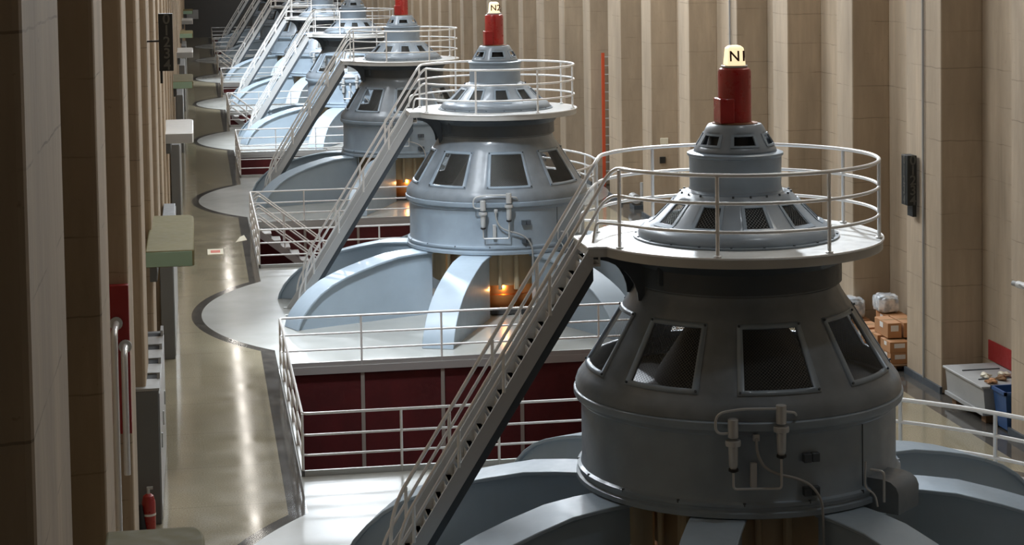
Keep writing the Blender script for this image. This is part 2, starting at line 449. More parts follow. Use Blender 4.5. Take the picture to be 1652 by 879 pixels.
def generator(y):
    g = thing('generator', GEN_LABELS[0], 'generator', (0, y, 0), 'generators in a row down the hall')
    # drum
    bm = new()
    lathe(bm, [(1.50, 1.36), (1.935, 1.335), (1.955, 1.345), (1.955, 1.40), (1.92, 1.42), (1.92, 1.455), (1.94, 1.465), (1.94, 1.50), (1.90, 1.52), (1.885, 1.56),
               (1.885, 2.26), (1.90, 2.28), (1.90, 2.32), (1.965, 2.335), (1.975, 2.36), (1.975, 2.42), (1.955, 2.435), (1.90, 2.44)], 96)
    drum = make('drum_casing', bm, M_BLUE, g)
    bm = new()
    for k in range(16):
        x, y_, z = pol(22.5*k+5, 1.93, 2.45); cyl(bm, x, y_, z-.02, z+.015, .022, 6)
        x, y_, z = pol(22.5*k+9, 1.925, 1.5); cyl(bm, x, y_, z-.02, z+.015, .018, 6)
    dark_faces(drum, bm)
    for aa in (33, 150, 240):
        bm = new()
        x, y_, z = pol(aa, 1.888, 1.9)
        tube(bm, [pol(aa, 1.887, 1.52), pol(aa, 1.887, 2.26)], .008, 4)
        make('casing_seam', bm, M_GUNM, drum)
    # interior floor of the hood and shaft cone
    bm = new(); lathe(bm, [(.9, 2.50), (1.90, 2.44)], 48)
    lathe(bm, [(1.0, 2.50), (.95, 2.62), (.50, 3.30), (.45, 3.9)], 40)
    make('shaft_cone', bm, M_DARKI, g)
    bm = new()
    for a, r, z0, h in ((-20, 1.30, 2.49, .13), (-17, 1.34, 2.49, .07)):
        x, y_, _ = pol(a, r, 0); cyl(bm, x, y_, z0, z0+h, .05, 10)
    make('red_fitting', bm, M_RED, g)
    # sloped ventilation hood
    hp = [(2.42, 1.90), (2.44, 1.955), (2.50, 1.955), (2.57, 1.93), (2.63, 1.885), (2.69, 1.83), (2.755, 1.79), (3.375, 1.40), (3.45, 1.355), (3.55, 1.285), (3.62, 1.245), (3.68, 1.226), (3.70, 1.224)]
    bm = new()
    holed(bm, hp, [z for z, _ in hp], 45, 13, 2.755, 3.375)
    hood = make('ventilation_hood', bm, M_HOOD, g, solid=.03)
    for k in range(8):
        bm = new(); frame_patch(bm, hp, 45*k, 13, 15.5, 2.755, 3.375, .05, .012)
        fr = make('window_frame', bm, M_BLUE, g, smooth=False, solid=.03)
        pane_patch('wire_mesh', hp, 45*k, 13.2, 2.75, 3.38, -.012, M_WIRE, fr)
        bm = new()
        for sg_ in (-1, 1):
            for z in (2.73, 3.40):
                p = Vector(pol(45*k+sg_*14.6, Rint(hp, z)+.012, z)); nrm = Vector((p.x, p.y, .7*p.xy.length)).normalized()
                tube(bm, [p-nrm*.01, p+nrm*.02], .014, 6)
        dark_faces(fr, bm)
    # neck
    bm = new(); lathe(bm, [(1.224, 3.70), (1.222, 4.10), (1.15, 4.10)], 72); neck = make('neck', bm, M_HOOD, g)
    bm = new()
    for k in range(24):
        for z in (3.78, 4.02):
            tube(bm, [pol(15*k+4, 1.21, z), pol(15*k+4, 1.245, z)], .016, 6)
    dark_faces(neck, bm)
    # lug plates on the left of the neck
    for a, z in ((-84, 3.98), (-60, 3.95)):
        bm = new(); p = pol(a, 1.25, z); box(bm, p[0]-.04, p[0]+.04, p[1]-.05, p[1]+.05, z-.17, z+.06)
        make('lug', bm, M_GUNM, g, bevel=.01)
    # upper hood above the deck
    up = [(4.236, 1.235), (4.26, 1.235), (4.262, 1.175), (4.29, 1.178), (4.33, 1.165), (4.37, 1.125), (4.41, 1.06), (4.45, .985), (4.67, .765), (4.74, .695), (4.775, .655), (4.78, .60), (4.81, .56)]
    bm = new(); holed(bm, up, [z for z, _ in up], 36, 8, 4.45, 4.67, 4)
    uhood = make('upper_hood', bm, M_UPPER, g, solid=.02)
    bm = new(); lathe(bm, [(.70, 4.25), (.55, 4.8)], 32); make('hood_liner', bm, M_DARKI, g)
    for k in range(10):
        bm = new(); frame_patch(bm, up, 36*k, 8, 10.5, 4.45, 4.67, .03, .012, 3)
        fr = make('hood_window_frame', bm, M_BLUE, g, smooth=False, solid=.02)
        pane_patch('wire_mesh', up, 36*k, 8.2, 4.445, 4.675, -.01, M_WIRE, fr, 3)
    bm = new()
    for k in range(20):
        x, y_, z = pol(18*k, 1.205, 4.262); cyl(bm, x, y_, z, z+.012, .016, 6)
        x, y_, z = pol(18*k, .66, 4.78); tube(bm, [(x, y_, z-.015), (x, y_, z+.01)], .014, 6)
    dark_faces(uhood, bm)
    # collar
    bm = new(); lathe(bm, [(.60, 4.785), (.565, 4.80), (.55, 4.83), (.548, 4.87), (.553, 5.20), (.575, 5.215), (.575, 5.245), (.55, 5.255), (.50, 5.26)], 64)
    make('collar', bm, M_BLUE, g)
    dp = [(5.255, .50), (5.29, .492), (5.36, .452), (5.465, .388), (5.52, .36), (5.565, .335), (5.585, .315), (5.59, .28), (5.592, .15)]
    bm = new(); holed(bm, dp, [z for z, _ in dp], 60, 17, 5.36, 5.465, 6); make('dome', bm, M_UPPER, g, solid=.015)
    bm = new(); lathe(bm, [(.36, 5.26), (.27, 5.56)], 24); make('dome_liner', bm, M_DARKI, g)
    for k in range(6):
        bm = new(); frame_patch(bm, dp, 60*k, 17, 22, 5.36, 5.465, .022, .010, 4)
        make('dome_window_frame', bm, M_BLUE, g, smooth=False, solid=.015)
    # red cap
    bm = new(); lathe(bm, [(.0, 5.575), (.27, 5.58), (.275, 5.60), (.20, 5.61)], 32); make('rusted_flange', bm, M_RUST, g)
    bm = new()
    lathe(bm, [(.20, 5.605), (.20, 6.21), (.185, 6.245), (.15, 6.262), (.0, 6.265)], 40)
    cap = make('warning_cap', bm, M_RED, g)
    bm = new(); box(bm, -.235, -.06, -.215, .10, 5.605, 5.90); make('cap_box', bm, M_RED, cap, bevel=.012)
    bm = new(); lathe(bm, [(.0, 6.262), (.155, 6.262), (.158, 6.285), (.14, 6.29)], 24); ring = make('lamp_base', bm, M_ALU, cap)
    # lamp, a tapered rounded box
    bm = new(); hb, ht = .112, .094
    lv = [bm.verts.new((sx*h, sy*h, z)) for z, h in ((6.285, hb), (6.50, ht)) for sx, sy in ((-1, -1), (1, -1), (1, 1), (-1, 1))]
    tp = [bm.verts.new((sx*.06, sy*.06, 6.525)) for sx, sy in ((-1, -1), (1, -1), (1, 1), (-1, 1))]
    lv += tp
    bm.faces.new(lv[0:4][::-1]); bm.faces.new(tp)
    for b_ in (0, 4):
        for i in range(4): bm.faces.new((lv[b_+i], lv[b_+(i+1) % 4], lv[b_+4+(i+1) % 4], lv[b_+4+i]))
    make('number_lamp', bm, M_LAMP, g, bevel=.014)['label'] = 'glowing cream lamp box'
    # arms
    for k in range(8):
        a = 22.5+45*k; d = Vector((sin(rad(a)), -cos(rad(a)), 0)); n_ = Vector((-d.y, d.x, 0))
        def W(r, s, z): return d*r+n_*s+Vector((0, 0, z))
        bm = new(); hw = .255
        prof = [(r-(.03 if r > 4.5 else 0), max(z-.045, 0)) for r, z in ARMPROF]
        prof = [prof[0]]+prof[1:-1]+[(4.915, 0)]
        top = [[bm.verts.new(W(r, s*hw, z)) for r, z in prof] for s in (-1, 1)]
        bot = [[bm.verts.new(W(r, s*hw, 0)) for r, z in prof[:-1]] for s in (-1, 1)]
        n = len(prof)
        for s in (0, 1):
            for i in range(n-2): bm.faces.new((bot[s][i], bot[s][i+1], top[s][i+1], top[s][i]))
            bm.faces.new((bot[s][n-2], top[s][n-1], top[s][n-2]))
        for i in range(n-1): bm.faces.new((top[0][i], top[0][i+1], top[1][i+1], top[1][i]))
        bm.faces.new((bot[0][0], bot[1][0], top[1][0], top[0][0]))
        arm = make('arm', bm, M_ARM, g)
        bm = new(); wt = .315
        rows = []
        P2 = [Vector((r, z)) for r, z in ARMPROF]
        for i, p in enumerate(P2):
            t = (P2[min(i+1, len(P2)-1)]-P2[max(i-1, 0)]).normalized(); q = p-Vector((-t.y, t.x))*.05 if True else p
            if q.y < 0: q.y = 0
            rows.append([bm.verts.new(W(p.x, -wt, p.y)), bm.verts.new(W(p.x, wt, p.y)), bm.verts.new(W(q.x, wt, q.y)), bm.verts.new(W(q.x, -wt, q.y))])
        for a_, b_ in zip(rows, rows[1:]):
            for i in range(4): bm.faces.new((a_[i], a_[(i+1) % 4], b_[(i+1) % 4], b_[i]))
        bm.faces.new(rows[0]); bm.faces.new(rows[-1][::-1])
        make('arm_cover', bm, M_ARM, arm, bevel=.012)
    # housing under the drum
    n = 24
    for s0 in range(4):
        bm = new()
        for k in range(s0*6+3, s0*6+8):
            a0, a1 = 360/n*k, 360/n*(k+1)
            for q in range(2):
                b0 = a0+(a1-a0)*q/2; b1 = a0+(a1-a0)*(q+1)/2
                quad(bm, pol(b0, 1.42, .62), pol(b1, 1.42, .62), pol(b1, 1.42, 1.36), pol(b0, 1.42, 1.36))
        bmesh.ops.remove_doubles(bm, verts=bm.verts[:], dist=1e-4)
        make('beige_panelling', bm, M_BEIGE, g, smooth=False, solid=.03)
    for k in range(8):
        bm = new(); tube(bm, [pol(45*k+6, 1.52, .55), pol(45*k+6, 1.52, 1.36)], .055, 10); tube(bm, [pol(45*k-7, 1.50, .55), pol(45*k-7, 1.50, 1.36)], .04, 10)
        make('riser_pipe', bm, M_BEIGE, g)
    bm = new(); lathe(bm, [(1.05, .0), (1.05, .30), (1.10, .31), (1.10, .36), (1.05, .37), (1.05, .62)], 48); make('slip_ring_drum', bm, M_COPPER, g)
    bm = new(); lathe(bm, [(1.04, .62), (1.10, .63), (1.10, 1.34)], 48); make('inner_cylinder', bm, M_BEIGE, g)
    bm = new(); lathe(bm, [(1.12, .02), (1.50, .02), (1.50, .12), (1.46, .12)], 48); make('pit_curb', bm, M_DARKI, g)
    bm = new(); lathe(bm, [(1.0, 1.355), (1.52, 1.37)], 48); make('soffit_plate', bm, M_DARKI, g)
    return g, drum
gen, drum = generator(GY[0])
def brush_light(y, p):
    for a in (-2, -150, 100):
        d = bpy.data.lights.new('brush_lamp', 'POINT'); d.energy = p; d.color = (1.0, .50, .16); d.shadow_soft_size = .04
        o = bpy.data.objects.new('brush_lamp', d); COL.objects.link(o); q = pol(a, 1.25, .50); o.location = (q[0], q[1]+y, q[2])

# fittings on the drum
def regulator(parent, a, ztop, body=True):
    x, y_, _ = pol(a, 2.02, 0)
    t = bpy.data.objects.new('oil_regulator', None); COL.objects.link(t); t.parent = parent
    bm = new(); tube(bm, [(x, y_, ztop-.21), (x, y_, ztop-.01), (x, y_, ztop)], .058, 16); make('reservoir', bm, M_ALU, t, bevel=.006)
    bm = new(); lathe(bm, [(.03, ztop-.30), (.085, ztop-.30), (.09, ztop-.27), (.085, ztop-.24), (.03, ztop-.24)], 16, True, True, x, y_)
    make('clamp_ring', bm, M_ALU, t)
    bm = new(); lathe(bm, [(.035, ztop-.56), (.05, ztop-.52), (.055, ztop-.31)], 14, True, True, x, y_); make('sight_glass', bm, M_ALU, t)
    bm = new(); lathe(bm, [(.03, ztop-.60), (.055, ztop-.585), (.055, ztop-.56)], 14, True, True, x, y_); make('bottom_cap', bm, M_RUBBER, t)
    return x, y_
x1, y1 = regulator(gen, -17, 2.49); x2, y2 = regulator(gen, -1.8, 2.64)
bm = new()
tube(bm, fillet([(x1, y1, 1.90), (x1, y1, 1.70), (x2, y2, 1.70), (x2, y2, 2.06)], .04), .014, 8)
make('drain_pipe', bm, M_ALU, gen)
bm = new()
tube(bm, fillet([(x1-.02, y1, 2.33), (x1-.20, y1+.0, 2.33), (x1-.20, y1, 2.56), (x1+.08, y1-.02, 2.60), (x2-.05, y2, 2.60)], .12), .016, 8)
tube(bm, fillet([(x2+.05, y2, 2.56), (x2+.16, y2+.02, 2.54), (x2+.19, y2+.06, 2.50)], .05), .016, 8)
make('vent_pipe', bm, M_ALU, gen)
bm = new()
h = [pol(-9.5, 1.98, 2.26), pol(-9.5, 1.97, 2.10), pol(-7, 1.97, 1.92), pol(-2, 1.97, 1.84), pol(3, 1.97, 1.80), pol(9, 1.98, 1.70), pol(12.5, 1.99, 1.50), pol(12.5, 2.0, 1.32), pol(13, 2.0, .9)]
tube(bm, fillet(h, .2, 6), .016, 8); make('conduit_hose', bm, M_LGREY, gen)
for a, z0, z1, m_ in ((-10.5, 1.70, 1.98, M_ALU), (-9.5, 2.22, 2.30, M_ALU)):
    bm = new(); p = pol(a, 1.93, 0); box(bm, p[0]-.035, p[0]+.035, p[1]-.03, p[1]+.03, z0, z1); make('fitting_plate', bm, m_, gen, bevel=.008)
for a, z in ((8, 2.0), (8, 1.62), (11, 2.0), (11, 1.62)):
    bm = new(); p = pol(a, 1.92, 0); box(bm, p[0]-.045, p[0]+.045, p[1]-.05, p[1]+.04, z-.05, z+.05); make('bracket', bm, M_GUNM, gen, bevel=.008)
# housing box on the right-hand side of the drum
a = 43.5; d = Vector((sin(rad(a)), -cos(rad(a)), 0)); n_ = Vector((-d.y, d.x, 0)); bm = new()
pr = [(1.80, 1.25), (2.26, 1.25), (2.26, 1.49), (2.23, 1.56), (2.16, 1.61), (2.06, 1.63), (1.80, 1.63)]
A = [bm.verts.new(d*r+n_*-.26+Vector((0, 0, z))) for r, z in pr]; B = [bm.verts.new(d*r+n_*.26+Vector((0, 0, z))) for r, z in pr]
bm.faces.new(A); bm.faces.new(B[::-1])
for i in range(len(pr)): bm.faces.new((A[i], B[i], B[(i+1) % len(pr)], A[(i+1) % len(pr)]))
make('terminal_housing', bm, M_HOOD, gen, angle=60)
bm = new(); tube(bm, fillet([tuple(d*1.95+n_*-.34+Vector((0, 0, 1.75))), tuple(d*2.12+n_*-.34+Vector((0, 0, 1.75))), tuple(d*2.12+n_*-.34+Vector((0, 0, 1.40)))], .05), .016, 8)
tube(bm, fillet([tuple(d*1.92+n_*-.40+Vector((0, 0, 1.85))), tuple(d*1.92+n_*-.42+Vector((0, 0, 1.55))), tuple(d*2.05+n_*-.42+Vector((0, 0, 1.50))), tuple(d*2.08+n_*-.42+Vector((0, 0, 1.36)))], .08), .012, 8)
make('terminal_pipes', bm, M_ALU, gen)
# ------------------------------------------------------------------ service platform with railing
p = bpy.data.objects.new('service_platform', None); COL.objects.link(p); p.parent = gen
RD, HS = 1.745, .46
def deck_outline(R, xo, hs, n=80):
    a0 = math.degrees(math.asin(hs/R)); pts = []
    for k in range(n+1):
        a = -90+a0 + (360-2*a0)*k/n
        pts.append((R*sin(rad(a)), -R*cos(rad(a))))
    return pts+[(xo, hs), (xo, -hs)]
bm = new(); o_ = deck_outline(RD, -1.90, HS)
n = len(o_)
inner = []
for x, y_ in o_:
    L = math.hypot(x, y_); inner.append((x/L*1.20, y_/L*1.20))
T = [bm.verts.new((x, y_, 4.236)) for x, y_ in o_]; Bt = [bm.verts.new((x, y_, 4.112)) for x, y_ in o_]
Ti = [bm.verts.new((x, y_, 4.236)) for x, y_ in inner]; Bi = [bm.verts.new((x, y_, 4.112)) for x, y_ in inner]
for i in range(n):
    j = (i+1) % n
    bm.faces.new((T[i], T[j], Ti[j], Ti[i])); bm.faces.new((Bt[i], Bi[i], Bi[j], Bt[j])); bm.faces.new((T[i], Bt[i], Bt[j], T[j])); bm.faces.new((Ti[i], Ti[j], Bi[j], Bi[i]))
make('deck', bm, M_DECKM, p)
bm = new()
tube(bm, [(x, y_, 4.225) for x, y_ in deck_outline(RD+.004, -1.905, HS+.004)], .014, 6, closed=True)
make('deck_edge', bm, M_STEEL, p)
bm = new(); lathe(bm, [(1.26, 3.72), (1.26, 3.95), (1.35, 4.05), (1.62, 4.11)], 64); make('support_skirt', bm, M_GUNM, p)
# curved bracket under the landing
for s in (-1, 1):
    bm = new(); pts = [(-1.86, 4.11), (-1.20, 4.11), (-1.20, 3.55)]
    for k in range(9):
        t = rad(90*k/8); pts.append((-1.86+.58*sin(pi/2-t)*1.0, 3.55+.50*(1-cos(t))*1.0 if False else 3.55+.52*sin(t)))
    prism(bm, pts, 'y', s*.30-.015, s*.30+.015); make('bracket', bm, M_GUNM, p, smooth=False)
RH = ((5.16, .024), (4.845, .020), (4.52, .020)); RR = 1.70
POSTS = [-67.5, -22.5, 22.5, 67.5, 112.5, 157.5, -157.5, -112.5]
for a in POSTS:
    x, y_, _ = pol(a, RR, 0); bm = new(); cyl(bm, x, y_, 4.236, 5.15, .022, 10); lathe(bm, [(.03, 4.237), (.045, 4.24), (.045, 4.255), (.03, 4.26)], 10, True, True, x, y_)
    make('post', bm, M_STEEL, p)
for z, r in RH:
    pts = [(-1.60, -.42 if z > 4.6 else -.5, z)]
    a_ = -75
    pts = [pol(a_+ (210+0)*k/60*1.0, RR, z) for k in range(0)] 
    arc = [pol(-52+ 284*k/90, RR, z) for k in range(91)]      # front-left round to back-left
    bm = new(); tube(bm, arc, r, 10); make('rail', bm, M_STEEL, p)
gens = [gen]
for i in range(1, NG): gens.append(dup(gen, (0, GY[i], 0), label=GEN_LABELS[i]))
for i in (0, 1):
    text('lamp_lettering', 'N%d' % (i+1), .175, (.018, -.1065, 6.395), (rad(90-4.8), 0, 0), M_TEXT, gens[i])
for i in range(NG): brush_light(GY[i], (1.5, 7, 9, 3, 3, 3, 3, 3)[i])


# ------------------------------------------------------------------ access stair
ORD = ['nearest', 'second', 'third', 'fourth', 'fifth', 'sixth', 'seventh', 'farthest']
s_lab = ['steep open steel stair climbing to the %s generator platform' % w for w in ORD]
s_lab[0] = 'large steep steel stair in the foreground, with saw-tooth treads, climbing to the nearest generator platform'
st = thing('access_stair', s_lab[0], 'stairs', (-4.5, GY[0], 0), 'steep stairs up to the generator platforms')
OX = 4.5
XT, ZT = -1.88+OX, 4.225; XB = -4.56+OX; SL = ZT/(XT-XB)
ln = math.hypot(1, SL); nx, nz = SL/ln, -1/ln        # normal pointing down-right
def strg(bm, o0, o1, ya, yb):
    def at(z, o): return ((XB + (z)/SL) + o*ln/SL, z)
    pts = [at(0, o0), (XT+0.0, ZT), (XT+o1*ln/SL*.55, ZT)] if False else None
    # line offset o0..o1 perpendicular; cut level at the floor and upright at the landing
    def X(z, o): return XB + z/SL + o*ln/SL
    xe = XT+.04
    def Z(x, o): return (x-XB-o*ln/SL)*SL
    P = [(X(0, o0), 0), (X(0, o1), 0), (xe, Z(xe, o1)), (xe, min(ZT, Z(xe, o0)))]
    if Z(xe, o0) > ZT: P.append((X(ZT, o0), ZT))
    prism(bm, P, 'y', ya, yb)
for s in (-1, 1):
    bm = new(); strg(bm, 0, .155 if s < 0 else .24, s*.42-.02, s*.42+.02)
    sg = make('stringer', bm, M_ALU, st, smooth=False)
    if s > 0: continue
    bm = new(); strg(bm, .157, .245, s*.40-.02, s*.40+.02); make('stringer_beam', bm, M_GUNM, sg, smooth=False)
NT = 20
for k in range(NT):
    z = ZT*(k+1)/(NT+1)+.0; x = XB+z/SL
    x += .125*ln/SL; bm = new(); box(bm, x, x+.11, -.398, .398, z-.03, z); box(bm, x+.10, x+.11, -.398, .398, z-.02, z+.13)
    prism(bm, [(x, z), (x+.06, z), (x+.01, z-.06)], 'y', -.398, .398)
    make('tread', bm, M_TREAD, st, smooth=False)
SR = 1.605
def rail_path(y_, ztop, xtop, drop, foot):
    """from the deck railing over the bend and down the flight"""
    zt = ztop; x0 = -1.22+OX if False else None
    pts = []
    for a in ((52, 60) if y_ < 0 else (128, 120)):
        q = pol(-a, RR, 0); pts.append((q[0]+OX, q[1], zt))
    pts.append((xtop, y_, zt))
    zf = foot; xf = xtop-(zt-zf)/SR
    pts.append((xf, y_, zf))
    return pts
for s in (-1, 1):
    y_ = s*.43
    P = rail_path(y_, 5.16, -1.60+OX, 0, 1.02); P.append((P[-1][0]-.03, y_, .03))
    bm = new(); tube(bm, fillet(P, .34, 8), .024, 10); make('handrail', bm, M_STEEL, st)
    P = rail_path(y_, 4.845, -1.66+OX, 0, .62); P.append((P[-1][0]-.05, y_, .2))
    bm = new(); tube(bm, fillet(P, .34, 8), .020, 10); make('middle_rail', bm, M_STEEL, st)
    q = pol(-52 if s < 0 else -128, RR, 0); q2 = pol(-63 if s < 0 else -117, RR, 0)
    bm = new(); tube(bm, fillet([(q[0]+OX, q[1], 4.52), (q2[0]+OX, q2[1], 4.52), (-1.80+OX, y_, 4.52), (-1.84+OX, y_, 4.28)], .08), .018, 8); make('lower_rail', bm, M_STEEL, st)
    for x in (-2.36, -2.92, -3.46, -4.0):
        X = x+OX; zb = (X-XB)*SL; zt = 5.16-(-1.60+OX-X)*SR
        bm = new(); tube(bm, [(X+.0, y_, zb-.02), (X-.0, y_, zt-.02)], .022, 8)
        make('post', bm, M_STEEL, st)
    bm = new(); box(bm, -4.62+OX, -4.30+OX, s*.43-.06, s*.43+.06, 0, .02); make('foot_plate', bm, M_KERB, st)
for i in range(1, NG): dup(st, (-4.5, GY[i], 0), label=s_lab[i])

# ------------------------------------------------------------------ guard railings round the pits
def railing(path, label, cat, group, name, spacing=1.5, hts=(.93, .61, .31), posts=None, r=.022, curb=True, mat_=M_STEEL):
    base = Vector((path[0][0], path[0][1], 0))
    t = thing(name, label, cat, tuple(base), group)
    loc = [Vector((x, y_, 0))-base for x, y_ in path]
    for z in hts:
        bm = new(); tube(bm, fillet([(v.x, v.y, z) for v in loc], .10, 4), r if z == hts[0] else r*.85, 8); make('rail', bm, mat_, t)
    if curb:
        bm = new()
        for a, b in zip(loc, loc[1:]):
            dv = (b-a).normalized(); nn = Vector((-dv.y, dv.x, 0))*.02
            q = [a-nn-dv*.02, b-nn+dv*.02, b+nn+dv*.02, a+nn-dv*.02]
            lo = [bm.verts.new((v.x, v.y, 0)) for v in q]; hi = [bm.verts.new((v.x, v.y, .085)) for v in q]
            bm.faces.new(lo[::-1]); bm.faces.new(hi)
            for i in range(4): bm.faces.new((lo[i], lo[(i+1) % 4], hi[(i+1) % 4], hi[i]))
        make('toe_board', bm, M_KERB, t, smooth=False)
    for x, y_ in posts:
        bm = new(); cyl(bm, x-base.x, y_-base.y, 0, hts[0], r*.95, 8); make('post', bm, mat_, t)
    return t
for i, (a, b) in enumerate(PITS):
    if b < 20: continue
    path = [(1.9, b), (-4.95, b), (-4.95, a), (1.3, a)]
    posts = [(-4.95+1.5*k, b) for k in range(0, 5)]+[(-4.95, a+(b-a)*k/5) for k in range(0, 5)]+[(-4.95+1.46*k, a) for k in range(1, 5)]
    idx = round((a-5.87-G1)/S)
    if idx < NG-1: lab = 'three-bar steel railing round the red-walled pit between the %s and %s generators' % (ORD[idx], ORD[idx+1])
    else: lab = 'three-bar steel railing round the pit beyond the farthest generator'
    railing(path, lab, 'railing', 'railings round the floor pits', 'pit_railing', posts=posts)
for i in range(NG):
    R = 5.97
    pts = [pol(21+(165.3-21)*k/40, R, 0) for k in range(41)]
    path = [(q[0], q[1]+GY[i]) for q in pts]
    if i == 0: path = path
    posts = [(pol(140.7-14.3*k, R, 0)[0], pol(140.7-14.3*k, R, 0)[1]+GY[i]) for k in range(-1, 9)]
    railing(path, 'curved steel guard rail along the right-hand floor edge beside the %s generator' % ORD[i], 'railing', 'curved guard rails on the right', 'curved_railing', posts=posts, curb=False, r=.034, hts=(.97, .64, .32))

# stairs going down into two of the pits
for i in (1, 3, 5):
    y0 = G1+S*i+13.37-.95
    t = thing('pit_stair', 'steel stair descending into the pit between the %s and %s generators' % (ORD[i], ORD[i+1]), 'stairs', (-4.75, y0, 0), 'stairs down into the floor pits')
    sl = .78; L = 3.4
    for yy in (0, .75):
        bm = new(); prism(bm, [(0, 0), (L, -L*sl), (L, -L*sl-.22), (0, -.22)], 'y', yy-.02, yy+.02); make('stringer', bm, M_KERB, t, smooth=False)
        for hh in (.95, .62, .32):
            bm = new(); tube(bm, fillet([(-.12, yy, hh-.12), (0, yy, hh), (L, yy, hh-L*sl)], .08), .02, 8); make('handrail' if hh > .9 else 'middle_rail', bm, M_STEEL, t)
        for k in range(3):
            x = .7+1.1*k; bm = new(); cyl(bm, x, yy, -x*sl, .95-x*sl, .02, 8); make('post', bm, M_STEEL, t)
    for k in range(13):
        x = .12+.255*k; bm = new(); box(bm, x-.02, x+.22, 0, .75, -x*sl-.05, -x*sl-.02); make('tread', bm, M_TREAD, t, smooth=False)

# ------------------------------------------------------------------ left wall: hoods and cabinets
hood_lab = ['olive-topped equipment hood with rounded corner at the bottom left edge of the photo',
 'olive-topped hood with a mint-green end face, beside the second generator',
 'white-topped hood projecting over the aisle, nearest of the white ones',
 'smaller olive-topped mint-ended hood beyond the nearest white-topped one',
 'second white-topped hood down the left wall',
 'third mint-ended hood down the left wall, small and far',
 'third white-topped hood down the left wall, small and far',
 'farthest mint-ended hood on the left wall, a speck near the dark end']
for i in range(8):
    y0 = 10.9+19*i; white = i in (2, 4, 6)
    t = thing('equipment_hood', hood_lab[i], 'equipment hood', (-6.83 if i else -6.76, y0, 2.97 if i else 3.15), 'hoods projecting from the left wall')
    # plan with rounded far corner
    def plan(e=0):
        x0, x1, yb, ya = -.36+e, .37-e, 4.0-e, 0+e
        pts = [(x0, ya), (x1-.04, ya), (x1, ya+.06)]
        for k in range(6):
            a = rad(90*k/5); pts.append((x1-.10+.10*cos(a), yb-.35+.35*sin(a)))
        return pts+[(x0, yb)]
    bm = new(); prism(bm, plan(), 'z', .0, .25); make('housing', bm, M_WHITE if white else M_OLIVE, t, angle=50, bevel=.02)
    bm = new(); box(bm, -.35, .34, -.008, .0, .01, .235); make('end_panel', bm, M_LGREY if white else M_MINT, t, bevel=.004)
    bm = new(); box(bm, -.31, -.20, .5, 3.5, -.3, .0); make('wall_bracket', bm, M_GREY, t)
cab_lab = ['tall grey cabinet with open tray-like tops against the left wall, nearest of the cabinets', 'tall grey cabinet behind the nearest one, in line with the second generator',
           'grey cabinet further down the left wall beside the third generator', 'small grey cabinet far down the left wall', 'tiny grey cabinet far down the aisle, near the fifth generator', 'tiny grey cabinet close to the end of the left wall']
for i, (y0, x0, x1, h, L) in enumerate(((26.6, -7.30, -6.97, 1.83, 4.2), (37.4, -7.13, -6.88, 2.2, 6.0), (56.4, -7.13, -6.88, 2.2, 6), (75.4, -7.13, -6.88, 2.2, 6), (94.4, -7.13, -6.88, 2.2, 6), (113.4, -7.13, -6.88, 2.2, 6))):
    t = thing('equipment_cabinet', cab_lab[i], 'cabinet', (0, y0, 0), 'grey cabinets along the left wall')
    bm = new(); box(bm, x0, x1, 0, L, 0, h); make('body', bm, M_GREY, t, bevel=.012)
    bm = new(); box(bm, x1, x1+.012, .05, L-.05, .05, h-.05); make('side_panel', bm, M_LGREY, t, bevel=.004)
    if i == 0:
        for k in range(4):
            bm = new(); ya = .0+1.0*k
            # open tray: rim of four bars round a flat black plate painted as the shade inside
            w0, w1 = x0, x1
            for bx in ((w0, w1, ya, ya+.62), ): box(bm, w0, w1+.01, ya, ya+.60, h, h+.035)
            box(bm, w0, w0+.03, ya+.6, ya+1.0, h, h+.12); box(bm, w1-.03, w1+.01, ya+.6, ya+1.0, h, h+.12)
            make('top_tray', bm, M_LGREY, t, smooth=False)
            bm = new(); box(bm, w0+.03, w1-.03, ya+.6, ya+1.0, h, h+.01); make('tray_shade', bm, M_HOLLOW, t)
        for k in range(3):
            bm = new(); box(bm, x1+.012, x1+.03, .6+1.3*k, .66+1.3*k, .9, 1.1); make('door_handle', bm, M_ALU, t)
# far end panel
bm = new(); box(bm, -7.0, -6.0, YEND-.06, YEND-.01, 1.6, 2.4); tag(make('notice_board', bm, M_LGREY), 'small pale rectangle on the dark far end wall', 'notice board')

# extinguisher in front of the near cabinet
t = thing('fire_extinguisher', 'red fire extinguisher with black horn, standing before the nearest grey cabinet', 'fire extinguisher', (-7.13, 26.25, 0))
bm = new(); lathe(bm, [(.0, .05), (.085, .05), (.09, .08), (.09, .42), (.07, .50), (.03, .53), (0, .53)], 20); make('cylinder', bm, M_RED, t)
bm = new(); cyl(bm, 0, 0, .52, .60, .022, 10); box(bm, -.02, .06, -.012, .012, .585, .62); make('valve', bm, M_ALU, t)
bm = new(); lathe(bm, [(.095, .24), (.095, .27)], 20); make('label_band', bm, M_LABEL, t)
bm = new(); lathe(bm, [(.09, 0.0), (.07, .12), (.03, .40)], 16, True, True, -.11, -.08); make('horn', bm, M_RUBBER, t)
